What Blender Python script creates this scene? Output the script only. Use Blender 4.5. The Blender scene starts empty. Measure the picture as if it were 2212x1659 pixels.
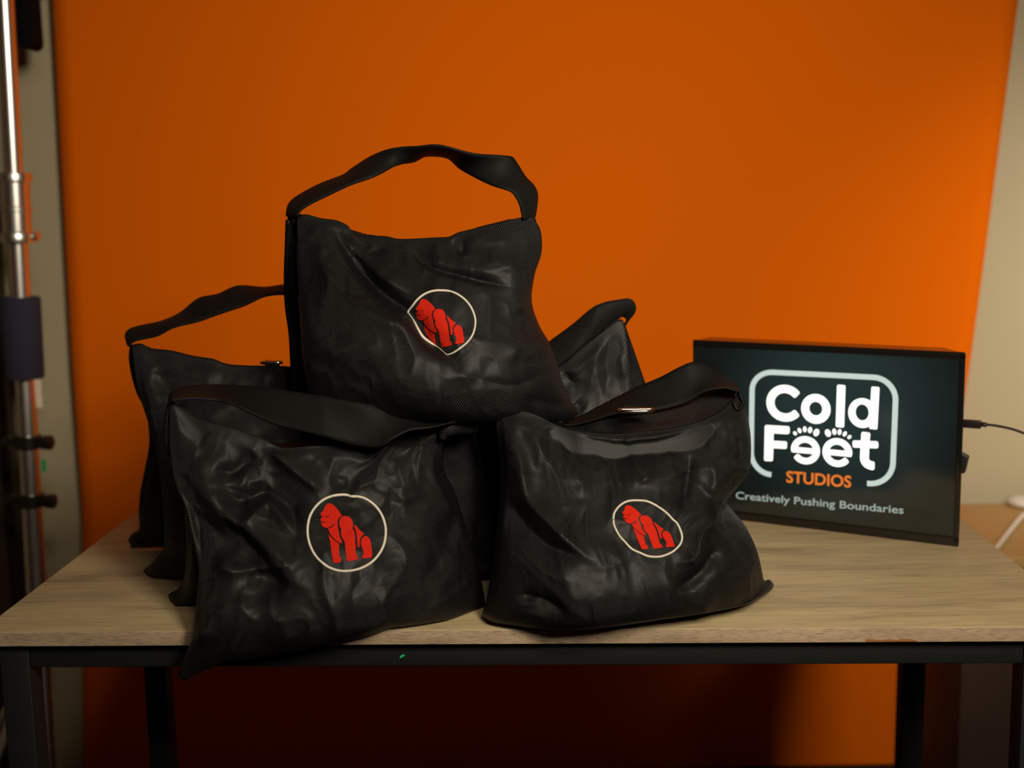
import bpy, bmesh, math, random
import numpy as np
from mathutils import Vector, Matrix
from mathutils.bvhtree import BVHTree
from mathutils.geometry import delaunay_2d_cdt

sc = bpy.context.scene
COL = sc.collection
# ------------------------------------------------------------------ camera
F = 2700.0; CX, CY = 1106.0, 829.5
PIT = math.radians(8.7); ROL = math.radians(1.05)
CAM = np.array([0, 0, 1.2175])
fw = np.array([0, math.cos(PIT), -math.sin(PIT)])
_r0 = np.array([1., 0, 0]); _u0 = np.array([0, math.sin(PIT), math.cos(PIT)])
rt = _r0*math.cos(ROL) - _u0*math.sin(ROL); up = _r0*math.sin(ROL) + _u0*math.cos(ROL)
cd = bpy.data.cameras.new('camera'); cam = bpy.data.objects.new('camera', cd); COL.objects.link(cam)
cam.matrix_world = Matrix(((rt[0], up[0], -fw[0], CAM[0]), (rt[1], up[1], -fw[1], CAM[1]), (rt[2], up[2], -fw[2], CAM[2]), (0, 0, 0, 1)))
cd.sensor_width = 36; cd.lens = 36*F/2212; cd.clip_start = .05
cd.dof.use_dof = True; cd.dof.focus_distance = 1.40; cd.dof.aperture_fstop = 3.3; cd.dof.aperture_blades = 9
sc.camera = cam
vs = sc.view_settings
vs.view_transform = 'Standard'; vs.look = 'None'; vs.gamma = 1; vs.exposure = -0.42; vs.use_curve_mapping = False
w = bpy.data.worlds.new('world'); sc.world = w; w.use_nodes = True
w.node_tree.nodes['Background'].inputs[0].default_value = (.9, .75, .55, 1)
w.node_tree.nodes['Background'].inputs[1].default_value = .004

def area(name, loc, target, size, power, color, spread=180, sy=None):
    l = bpy.data.lights.new(name, 'AREA'); l.shape = 'RECTANGLE'; l.size = size; l.size_y = sy or size
    l.energy = power; l.color = color; l.spread = math.radians(spread)
    o = bpy.data.objects.new(name, l); COL.objects.link(o); o.location = loc
    o.rotation_euler = (Vector(target)-Vector(loc)).to_track_quat('-Z', 'Y').to_euler()
    return o
area('softbox_light', (.62, -.15, 1.88), (.02, 2.2, 1.0), .30, 19.0, (1, .87, .68), 104, .5)
area('ceiling_light', (.25, -.2, 2.2), (.25, 1.7, .85), .3, 3.2, (1, .86, .66), 80)
area('wall_fill_light', (1.9, 1.3, 1.7), (1.32, 2.54, .95), .25, 3.2, (1, .89, .72), 50)  # unseen lamp added to brighten the back wall at the right

# ------------------------------------------------------------------ helpers
def ray(x, y): return fw + rt*(x-CX)/F - up*(y-CY)/F
def hit(x, y, P, N):
    d = ray(x, y); return CAM + d*(np.dot(np.array(P)-CAM, N)/np.dot(d, N))
TOPZ = .75
TL = hit(-48, 1366, (0, 0, TOPZ), (0, 0, 1)); TR = hit(2364, 1353, (0, 0, TOPZ), (0, 0, 1))
EX = (TR-TL)/np.linalg.norm(TR-TL); EY = np.array([-EX[1], EX[0], 0.]); EZ = np.array([0, 0, 1.])
TW, TD = 1.209, .60
def T(x, y, z): return TL + EX*x + EY*y + EZ*z            # table frame: x right, y away, z above the top
def P(x, y, Y):
    if Y == 't': return hit(x, y, T(0, 0, .002), EZ)
    return hit(x, y, T(0, Y, 0), EY)
def toT(p): d = np.asarray(p)-TL; return (d@EX, d@EY, d[2])
def project(A):
    v = np.asarray(A)-CAM; z = v@fw
    return np.stack([CX+F*(v@rt)/z, CY-F*(v@up)/z], -1)

def tag(o, label=None, cat=None, group=None, kind=None):
    if label: o['label'] = label
    if cat: o['category'] = cat
    if group: o['group'] = group
    if kind: o['kind'] = kind
    return o
def thing(name, loc, label, cat, group=None):
    o = bpy.data.objects.new(name, None); COL.objects.link(o); o.location = Vector(loc)
    o.empty_display_size = .05
    return tag(o, label, cat, group)
def wloc(o):
    v = Vector((0, 0, 0))
    while o is not None: v += o.location; o = o.parent
    return v
def mesh(name, verts, faces, m, parent=None, smooth=True, uv=None, bevel=0, mats=None):
    """world-coordinate verts -> one mesh object, origin at its own base centre or at its parent"""
    V = np.asarray(verts, float)
    if parent is not None: org = np.array(wloc(parent))
    else: org = np.array([(V[:, 0].min()+V[:, 0].max())/2, (V[:, 1].min()+V[:, 1].max())/2, V[:, 2].min()])
    me = bpy.data.meshes.new(name); me.from_pydata((V-org).tolist(), [], [list(map(int, f)) for f in faces])
    if uv is not None:
        ul = me.uv_layers.new(name='UVMap'); vi = np.empty(len(me.loops), int); me.loops.foreach_get('vertex_index', vi)
        ul.data.foreach_set('uv', np.asarray(uv, float)[vi].ravel())
    me.materials.append(m); me.update()
    if smooth: me.polygons.foreach_set('use_smooth', [True]*len(me.polygons))
    o = bpy.data.objects.new(name, me); COL.objects.link(o)
    o.location = Vector(org) if parent is None else Vector((0, 0, 0))
    if parent is not None: o.parent = parent
    if bevel:
        b = o.modifiers.new('bevel', 'BEVEL'); b.width = bevel; b.segments = 3; b.limit_method = 'ANGLE'
        b.harden_normals = False
    return o
BF = [(0, 3, 2, 1), (4, 5, 6, 7), (0, 1, 5, 4), (1, 2, 6, 5), (2, 3, 7, 6), (3, 0, 4, 7)]
def boxv(o, ax, ay, az):
    """box from corner o with edge vectors"""
    o, ax, ay, az = map(np.asarray, (o, ax, ay, az))
    return [o, o+ax, o+ax+ay, o+ay, o+az, o+ax+az, o+ax+ay+az, o+ay+az]
def box(name, o, ax, ay, az, m, parent=None, bevel=0):
    return mesh(name, boxv(o, ax, ay, az), BF, m, parent, smooth=bool(bevel), bevel=bevel)
def tbox(name, x0, x1, y0, y1, z0, z1, m, parent=None, bevel=0):
    return box(name, T(x0, y0, z0), EX*(x1-x0), EY*(y1-y0), EZ*(z1-z0), m, parent, bevel)
def catmull(pts, n):
    """resample control points to n points, smooth, by arc length"""
    p = np.asarray(pts, float)
    if len(p) == 2: t = np.linspace(0, 1, n)[:, None]; return p[0]*(1-t)+p[1]*t
    q = np.vstack([2*p[0]-p[1], p, 2*p[-1]-p[-2]]); out = []
    for i in range(1, len(q)-2):
        t = np.linspace(0, 1, 12, endpoint=False)[:, None]
        a, b, c, d = q[i-1], q[i], q[i+1], q[i+2]
        out.append(.5*((2*b)+(-a+c)*t+(2*a-5*b+4*c-d)*t*t+(-a+3*b-3*c+d)*t**3))
    out = np.vstack(out+[p[-1:]])
    s = np.r_[0, np.cumsum(np.linalg.norm(np.diff(out, axis=0), axis=1))]
    si = np.linspace(0, s[-1], n)
    return np.stack([np.interp(si, s, out[:, k]) for k in range(p.shape[1])], -1)
def frames(c):
    t = np.gradient(c, axis=0); t /= np.linalg.norm(t, axis=1)[:, None]
    n = np.cross(t[0], [0.3, .2, 1.]); n /= np.linalg.norm(n); N = []
    for k in t:
        n = n - k*(n@k); n /= np.linalg.norm(n); N.append(n.copy())
    N = np.array(N); return t, N, np.cross(t, N)
def tube(path, r, seg=14, n=40, close=False, smoothpath=True, flat=1.0):
    c = catmull(path, n) if smoothpath else np.asarray(path, float)
    n = len(c); t, N, B = frames(c)
    rr = np.full(n, r) if np.isscalar(r) else np.interp(np.linspace(0, 1, n), np.linspace(0, 1, len(r)), r)
    a = np.linspace(0, 2*math.pi, seg, endpoint=False)
    V = (c[:, None]+rr[:, None, None]*(np.cos(a)[None, :, None]*N[:, None]+flat*np.sin(a)[None, :, None]*B[:, None])).reshape(-1, 3)
    Fs = [(i*seg+j, i*seg+(j+1) % seg, (i+1)*seg+(j+1) % seg, (i+1)*seg+j) for i in range(n-1) for j in range(seg)]
    if close: Fs += [((n-1)*seg+j, (n-1)*seg+(j+1) % seg, (j+1) % seg, j) for j in range(seg)]
    else: Fs += [tuple(range(seg))[::-1], tuple((n-1)*seg+j for j in range(seg))]
    return V, Fs
def lathe(base, axis, prof, seg=40):
    """prof: (distance along axis, radius)"""
    ax = np.asarray(axis, float); ax /= np.linalg.norm(ax)
    u = np.cross(ax, [0, 1, .1]); u /= np.linalg.norm(u); v = np.cross(ax, u)
    a = np.linspace(0, 2*math.pi, seg, endpoint=False); V = []
    for h, r in prof: V += [np.asarray(base)+ax*h+r*(math.cos(k)*u+math.sin(k)*v) for k in a]
    n = len(prof)
    Fs = [(i*seg+j, i*seg+(j+1) % seg, (i+1)*seg+(j+1) % seg, (i+1)*seg+j) for i in range(n-1) for j in range(seg)]
    Fs += [tuple(range(seg))[::-1], tuple((n-1)*seg+j for j in range(seg))]
    return np.array(V), Fs
def join(*parts):
    V = []; Fs = []; k = 0
    for v, f in parts:
        V.append(np.asarray(v, float)); Fs += [tuple(i+k for i in q) for q in f]; k += len(v)
    return np.vstack(V), Fs
def grid_faces(nu, nv, flip=False):
    i, j = np.meshgrid(np.arange(nu-1), np.arange(nv-1), indexing='ij')
    a = (i*nv+j).ravel(); b = ((i+1)*nv+j).ravel(); c = ((i+1)*nv+j+1).ravel(); d = (i*nv+j+1).ravel()
    f = np.stack([a, b, c, d], -1)
    return f[:, ::-1] if flip else f

# ------------------------------------------------------------------ materials
def mat(name):
    m = bpy.data.materials.new(name); m.use_nodes = True; nt = m.node_tree
    return m, nt, nt.nodes['Principled BSDF'], nt.nodes, nt.links
def simple(name, col, rough=.5, metal=0, bump=0, bscale=200, spec=.5, coat=0, var=0):
    m, nt, b, N, L = mat(name)
    b.inputs['Base Color'].default_value = (*col, 1); b.inputs['Roughness'].default_value = rough
    b.inputs['Metallic'].default_value = metal; b.inputs['Specular IOR Level'].default_value = spec
    b.inputs['Coat Weight'].default_value = coat
    tc = N.new('ShaderNodeTexCoord')
    if bump:
        n = N.new('ShaderNodeTexNoise'); n.inputs['Scale'].default_value = bscale; n.inputs['Detail'].default_value = 4
        L.new(tc.outputs['Object'], n.inputs['Vector'])
        bp = N.new('ShaderNodeBump'); bp.inputs['Strength'].default_value = bump; bp.inputs['Distance'].default_value = .001
        L.new(n.outputs['Fac'], bp.inputs['Height']); L.new(bp.outputs['Normal'], b.inputs['Normal'])
    if var:
        n2 = N.new('ShaderNodeTexNoise'); n2.inputs['Scale'].default_value = 6; n2.inputs['Detail'].default_value = 5
        L.new(tc.outputs['Object'], n2.inputs['Vector'])
        mr = N.new('ShaderNodeMapRange'); mr.inputs['To Min'].default_value = 1-var; mr.inputs['To Max'].default_value = 1+var
        L.new(n2.outputs['Fac'], mr.inputs['Value'])
        mx = N.new('ShaderNodeVectorMath'); mx.operation = 'SCALE'; mx.inputs[0].default_value = col
        L.new(mr.outputs[0], mx.inputs['Scale']); L.new(mx.outputs[0], b.inputs['Base Color'])
    return m
def weave(name, period, dark, light, rough=.5, bump=.6, aspect=1.0, spec=.5, sheen=.0):
    """staggered over-under threads, from the UV map in metres"""
    m, nt, b, N, L = mat(name)
    uv = N.new('ShaderNodeUVMap'); sx = N.new('ShaderNodeSeparateXYZ'); L.new(uv.outputs[0], sx.inputs[0])
    def sine(sock, per):
        a = N.new('ShaderNodeMath'); a.operation = 'MULTIPLY'; a.inputs[1].default_value = math.pi/per; L.new(sock, a.inputs[0])
        s = N.new('ShaderNodeMath'); s.operation = 'SINE'; L.new(a.outputs[0], s.inputs[0]); return s
    su = sine(sx.outputs[0], period); sv = sine(sx.outputs[1], period*aspect)
    pr = N.new('ShaderNodeMath'); pr.operation = 'MULTIPLY'; L.new(su.outputs[0], pr.inputs[0]); L.new(sv.outputs[0], pr.inputs[1])
    mr = N.new('ShaderNodeMapRange'); mr.inputs['From Min'].default_value = -.35; mr.inputs['From Max'].default_value = .9
    mr.interpolation_type = 'SMOOTHSTEP'; L.new(pr.outputs[0], mr.inputs['Value'])
    nz = N.new('ShaderNodeTexNoise'); nz.inputs['Scale'].default_value = 900; L.new(uv.outputs[0], nz.inputs['Vector'])
    m2 = N.new('ShaderNodeMath'); m2.operation = 'MULTIPLY'; L.new(mr.outputs[0], m2.inputs[0]); L.new(nz.outputs['Fac'], m2.inputs[1])
    mx = N.new('ShaderNodeMix'); mx.data_type = 'RGBA'; mx.inputs['A'].default_value = (*dark, 1); mx.inputs['B'].default_value = (*light, 1)
    L.new(m2.outputs[0], mx.inputs['Factor']); L.new(mx.outputs['Result'], b.inputs['Base Color'])
    bp = N.new('ShaderNodeBump'); bp.inputs['Strength'].default_value = bump; bp.inputs['Distance'].default_value = .0006
    L.new(mr.outputs[0], bp.inputs['Height']); L.new(bp.outputs['Normal'], b.inputs['Normal'])
    b.inputs['Roughness'].default_value = rough; b.inputs['Specular IOR Level'].default_value = spec
    b.inputs['Sheen Weight'].default_value = sheen; b.inputs['Sheen Roughness'].default_value = .4
    return m
M = {}
M['nylon'] = weave('black_woven_nylon', .00145, (.0005, .0005, .0006), (.027, .028, .031), .44, .9, spec=.31)
M['webbing'] = weave('black_webbing', .0013, (.0008, .0008, .0008), (.017, .015, .014), .6, .9, 1.6, spec=.2)
M['thread_white'] = weave('cream_stitching', .0007, (.62, .56, .45), (.95, .89, .76), .7, .8, 3)
M['thread_red'] = weave('red_stitching', .0006, (.50, .010, .003), (.92, .040, .006), .65, .9, 3.2, spec=.15)
M['steel'] = simple('polished_steel', (.85, .80, .70), .18, 1)
M['chrome'] = simple('chrome', (.92, .91, .87), .30, 1)
M['cord'] = simple('black_cord', (.006, .006, .006), .6, bump=.3)
M['black_metal'] = simple('black_powder_coat', (.007, .008, .008), .5, bump=.3, bscale=900, spec=.35)
M['black_plastic'] = simple('black_plastic', (.010, .009, .008), .35, spec=.5)
M['gloss_black'] = simple('glossy_black_case', (.008, .007, .006), .16, spec=.6)
M['foam'] = simple('navy_foam', (.020, .020, .042), .9, bump=.6, bscale=400)
M['foam_black'] = simple('matte_black_grille', (.004, .004, .004), .95, bump=.5, bscale=600, spec=.1)
M['wall'] = simple('cream_wall_paint', (.43, .365, .235), .8, bump=.15, bscale=300)
M['carpet'] = simple('floor_dark', (.02, .015, .011), .8, bump=.5)
M['dark_wood'] = simple('dark_brown_veneer', (.028, .012, .006), .55, var=.35)
M['oak'] = simple('honey_wood', (.45, .27, .09), .45, var=.15)
M['white_plastic'] = simple('white_plastic', (.75, .72, .66), .4)
M['green'] = simple('green_paint', (.0, .45, .13), .6)
M['label'] = simple('paper_label', (.75, .62, .5), .7)
M['paper'] = simple('orange_paper', (.76, .138, .0), .85, bump=.12, bscale=500, spec=.06)

def wood(name, edge):
    m, nt, b, N, L = mat(name)
    tc = N.new('ShaderNodeTexCoord'); mp = N.new('ShaderNodeMapping'); L.new(tc.outputs['Object'], mp.inputs['Vector'])
    mp.inputs['Rotation'].default_value = (0, 0, -math.atan2(EX[1], EX[0]))
    mp.inputs['Scale'].default_value = (1.6, 9, 9) if not edge else (3, 20, 20)
    def noise(sc_, det, dist, src=mp):
        n = N.new('ShaderNodeTexNoise'); n.inputs['Scale'].default_value = sc_; n.inputs['Detail'].default_value = det
        n.inputs['Distortion'].default_value = dist; L.new(src.outputs[0], n.inputs['Vector']); return n
    n1 = noise(2.2, 7, 1.1); r1 = N.new('ShaderNodeValToRGB'); L.new(n1.outputs['Fac'], r1.inputs['Fac'])
    e = r1.color_ramp.elements
    if not edge:
        e[0].position = .22; e[0].color = (.22, .165, .108, 1); e[1].position = .70; e[1].color = (.43, .34, .19, 1)
        k = e.new(.42); k.color = (.36, .28, .158, 1)
    else:
        e[0].position = .3; e[0].color = (.25, .18, .12, 1); e[1].position = .65; e[1].color = (.40, .30, .20, 1)
    mp2 = N.new('ShaderNodeMapping'); L.new(tc.outputs['Object'], mp2.inputs['Vector'])
    mp2.inputs['Rotation'].default_value = (0, 0, -math.atan2(EX[1], EX[0])); mp2.inputs['Scale'].default_value = (9, 120, 160) if not edge else (60, 500, 1300)
    n2 = noise(1.6, 5, .3, mp2); mr = N.new('ShaderNodeMapRange'); L.new(n2.outputs['Fac'], mr.inputs['Value'])
    mr.inputs['From Min'].default_value = .35; mr.inputs['From Max'].default_value = .52
    mr.inputs['To Min'].default_value = .80 if not edge else .5; mr.inputs['To Max'].default_value = 1.0
    mp3 = N.new('ShaderNodeMapping'); L.new(tc.outputs['Object'], mp3.inputs['Vector']); mp3.inputs['Scale'].default_value = (4, 22, 10)
    mp3.inputs['Location'].default_value = (3.1, .7, 0)
    n3 = noise(1.8, 4, .8, mp3); m3 = N.new('ShaderNodeMapRange'); L.new(n3.outputs['Fac'], m3.inputs['Value'])
    m3.inputs['From Min'].default_value = .30; m3.inputs['From Max'].default_value = .40; m3.inputs['To Min'].default_value = .84; m3.inputs['To Max'].default_value = 1
    mm = N.new('ShaderNodeMath'); mm.operation = 'MULTIPLY'; L.new(mr.outputs[0], mm.inputs[0]); L.new(m3.outputs[0], mm.inputs[1])
    vm = N.new('ShaderNodeVectorMath'); vm.operation = 'SCALE'; L.new(r1.outputs['Color'], vm.inputs[0]); L.new(mm.outputs[0], vm.inputs['Scale'])
    L.new(vm.outputs[0], b.inputs['Base Color'])
    bp = N.new('ShaderNodeBump'); bp.inputs['Strength'].default_value = .25; bp.inputs['Distance'].default_value = .0004
    L.new(n2.outputs['Fac'], bp.inputs['Height']); L.new(bp.outputs['Normal'], b.inputs['Normal'])
    b.inputs['Roughness'].default_value = .52; b.inputs['Specular IOR Level'].default_value = .2
    return m
M['table_wood'] = wood('grey_oak_laminate', False); M['table_edge'] = wood('grey_oak_edge_band', True)

def emis(name, col, strength, base=(.8, .8, .8)):
    m, nt, b, N, L = mat(name)
    b.inputs['Base Color'].default_value = (*base, 1); b.inputs['Emission Color'].default_value = (*col, 1)
    b.inputs['Emission Strength'].default_value = strength; b.inputs['Roughness'].default_value = .3
    return m
M['sign_white'] = emis('lit_white_letters', (.90, .98, .96), 1.05)
M['sign_pale'] = emis('lit_pale_frame', (.50, .66, .62), 1.05, (.2, .2, .2))
M['sign_orange'] = emis('lit_orange_letters', (.85, .21, .022), .75, (.4, .1, .02))
M['sign_grey'] = emis('lit_grey_letters', (.27, .37, .34), 1.0, (.15, .15, .15))
def sign_face():
    m, nt, b, N, L = mat('smoked_acrylic_face')
    b.inputs['Base Color'].default_value = (.006, .008, .008, 1); b.inputs['Roughness'].default_value = .12
    b.inputs['Specular IOR Level'].default_value = 1.0
    tc = N.new('ShaderNodeTexCoord'); mp = N.new('ShaderNodeMapping'); L.new(tc.outputs['UV'], mp.inputs['Vector'])
    mp.inputs['Location'].default_value = (-.56, -.50, 0)
    ln = N.new('ShaderNodeVectorMath'); ln.operation = 'LENGTH'; L.new(mp.outputs[0], ln.inputs[0])
    mr = N.new('ShaderNodeMapRange'); mr.inputs['From Min'].default_value = .1; mr.inputs['From Max'].default_value = .55
    mr.inputs['To Min'].default_value = 1; mr.inputs['To Max'].default_value = .12; mr.interpolation_type = 'SMOOTHSTEP'
    L.new(ln.outputs['Value'], mr.inputs['Value'])
    b.inputs['Emission Color'].default_value = (.018, .036, .036, 1); L.new(mr.outputs[0], b.inputs['Emission Strength'])
    return m
M['sign_face'] = sign_face()

# ------------------------------------------------------------------ setting
struct = lambda name, *a, **k: tag(box(name, *a, **k), kind='structure')
WY = 2.54
struct('floor', (-2.2, -1.6, -.05), (5.0, 0, 0), (0, WY+1.7, 0), (0, 0, .05), M['carpet'])
struct('wall_back', (-2.2, WY, 0), (5.0, 0, 0), (0, .1, 0), (0, 0, 2.7), M['wall'])
struct('wall_left', (-2.3, -1.6, 0), (.1, 0, 0), (0, WY+1.7, 0), (0, 0, 2.7), M['wall'])
struct('wall_right', (2.8, -1.6, 0), (.1, 0, 0), (0, WY+1.7, 0), (0, 0, 2.7), M['wall'])
struct('wall_front', (-2.2, -1.7, 0), (5.0, 0, 0), (0, .1, 0), (0, 0, 2.7), M['wall'])
struct('ceiling', (-2.3, -1.7, 2.7), (5.2, 0, 0), (0, WY+1.8, 0), (0, 0, .1), M['wall'])

# orange paper backdrop: hangs from its roll, then runs out on the floor
def backdrop():
    t = thing('paper_backdrop', (0, 2.5, 0), 'orange seamless paper backdrop hanging behind the table', 'backdrop')
    rows = []
    zs = np.r_[np.linspace(2.3, .12, 60)]
    zl = [0, .03, .59, .88, 1.6, 2.3]
    for z in zs:
        xl = np.interp(z, zl, [-.925, -.924, -.886, -.885, -.873, -.868]); xr = np.interp(z, zl, [.855, .857, .895, .925, .993, 1.055])
        rows.append((xl, xr, 2.5, z))
    for a in (1,):
        rows.append((-.925, .855, 2.5, .004))
    nu = len(rows); nv = 60; V = []
    for xl, xr, y, z in rows:
        s = np.linspace(0, 1, nv); wv = .006*np.sin(s*5+z*.8)*min(1, max(0, z-.1))
        for k, q in enumerate(s): V.append((xl+(xr-xl)*q, y+wv[k]-.008*(2*q-1)**6*min(1, max(z-.1, 0)), z))
    V = np.array(V); n = len(V)
    f1 = grid_faces(nu, nv); V2 = V+np.array([0, .0012, -.0005]); f2 = grid_faces(nu, nv, True)+n
    rim = []
    for i in range(nu-1): rim += [(i*nv, n+i*nv, n+(i+1)*nv, (i+1)*nv), ((i+1)*nv-1, (i+2)*nv-1, n+(i+2)*nv-1, n+(i+1)*nv-1)]
    mesh('paper_sheet', np.vstack([V, V2]), [tuple(q) for q in f1]+[tuple(q) for q in f2]+rim, M['paper'], t)
    v, f = lathe((-.98, 2.462, 2.30), (1, 0, 0), [(0, .02), (0, .035), (2.14, .035), (2.14, .02)]); mesh('paper_roll', v, f, M['paper'], t)
backdrop()

# ------------------------------------------------------------------ table
tb = thing('work_table', T(TW/2, TD/2, -TOPZ), 'grey oak topped table on a black metal frame', 'table')
tt = tbox('tabletop', 0, TW, 0, TD, -.0165, 0, M['table_wood'], tb, bevel=.0008)
tbox('edge_band', 0.0005, TW-.0005, -.0006, .0006, -.0162, -.0006, M['table_edge'], tt, bevel=.0003)
X0, X1, Y0, Y1, LG = .016, 1.174, .012, .500, .033
for (a, b_) in ((X0, Y0), (X1-LG, Y0), (X0, Y1-LG), (X1-LG, Y1-LG)):
    tbox('leg', a, a+LG, b_, b_+LG, -TOPZ+.004, -.0170, M['black_metal'], tb, bevel=.0015)
tbox('front_rail', X0+LG, X1-LG, Y0+.002, Y0+.027, -.0465, -.0170, M['black_metal'], tb, bevel=.0015)
tbox('back_rail', X0+LG, X1-LG, Y1-.027, Y1-.002, -.0465, -.0170, M['black_metal'], tb, bevel=.0015)
for a in (X0+.004, X1-.029): tbox('side_rail', a, a+.025, Y0+LG, Y1-LG, -.0465, -.0170, M['black_metal'], tb, bevel=.0015)
v = np.array([P(x, y, -.0012) for x, y in ((1870,1386),(1872,1382),(1886,1381),(1900,1383),(1921,1381),(1936,1383),(1950,1380),(1968,1381),(1982,1384),(1980,1386))]); k = len(v)
mesh('brown_stain', np.vstack([v, v+EY*.0006]), [tuple(range(k)), tuple(range(2*k-1, k-1, -1))]+[(i, i+k, (i+1) % k+k, (i+1) % k) for i in range(k)], simple('rust_brown_stain', (.24, .09, .02), .7), tt, smooth=False)
# green paint fleck on the front rail
c = [P(863, 1421, Y0+.001), P(866, 1416, Y0+.001), P(873, 1414, Y0+.001), (P(874, 1417, Y0+.001)), P(868, 1420, Y0+.001), P(865, 1422, Y0+.001)]
v = np.vstack([c, np.array(c)+EY*.002]); mesh('paint_fleck', v, [(0, 1, 2, 3, 4, 5), (11, 10, 9, 8, 7, 6)]+[(i, i+6, (i+1) % 6+6, (i+1) % 6) for i in range(6)], M['green'], tb, smooth=False)['label'] = 'green paint fleck'

# ------------------------------------------------------------------ sandbags
def vnoise(x, y, seed):
    r = np.random.RandomState(seed); g = r.rand(64, 64)
    xi = np.floor(x).astype(int); yi = np.floor(y).astype(int); fx = x-xi; fy = y-yi
    fx = fx*fx*fx*(fx*(fx*6-15)+10); fy = fy*fy*fy*(fy*(fy*6-15)+10)
    a = g[xi % 64, yi % 64]; b = g[(xi+1) % 64, yi % 64]; c = g[xi % 64, (yi+1) % 64]; d = g[(xi+1) % 64, (yi+1) % 64]
    return (a*(1-fx)+b*fx)*(1-fy)+(c*(1-fx)+d*fx)*fy
def seg_field(Q, line, wp, wn, taper=.28, cusp=.18):
    """signed-distance crease: exp falloff with a sharp crest; wp/wn widths on the left/right side of the direction"""
    L = catmull(np.asarray(line, float), max(12, 6*len(line)))
    best = np.full(len(Q), 1e9); sg = np.ones(len(Q)); tt_ = np.zeros(len(Q))
    n = len(L)
    for i in range(n-1):
        a, b = L[i], L[i+1]; ab = b-a; l2 = ab@ab+1e-12
        t = np.clip(((Q-a)@ab)/l2, 0, 1); d = Q-(a+t[:, None]*ab); dd = np.hypot(d[:, 0], d[:, 1])
        k = dd < best; best[k] = dd[k]; cr = ab[0]*d[:, 1]-ab[1]*d[:, 0]; sg[k] = np.sign(cr[k]); tt_[k] = (i+t[k])/(n-1)
    wdt = np.where(sg > 0, wp, wn)
    env = np.clip(np.minimum(tt_, 1-tt_)/taper, 0, 1); env = env*env*(3-2*env)
    q = best/wdt
    return np.exp(-(np.sqrt(q*q+cusp*cusp)-cusp)*1.25)*np.exp(-.15*q*q)*env
def coons(B, R, Tp, L):
    nu, nv = len(B), len(L); u = np.linspace(0, 1, nu)[:, None, None]; v = np.linspace(0, 1, nv)[None, :, None]
    return ((1-v)*B[:, None]+v*Tp[:, None]+(1-u)*L[None]+u*R[None]
            - (1-u)*(1-v)*B[0]-u*(1-v)*B[-1]-(1-u)*v*Tp[0]-u*v*Tp[-1])
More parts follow.
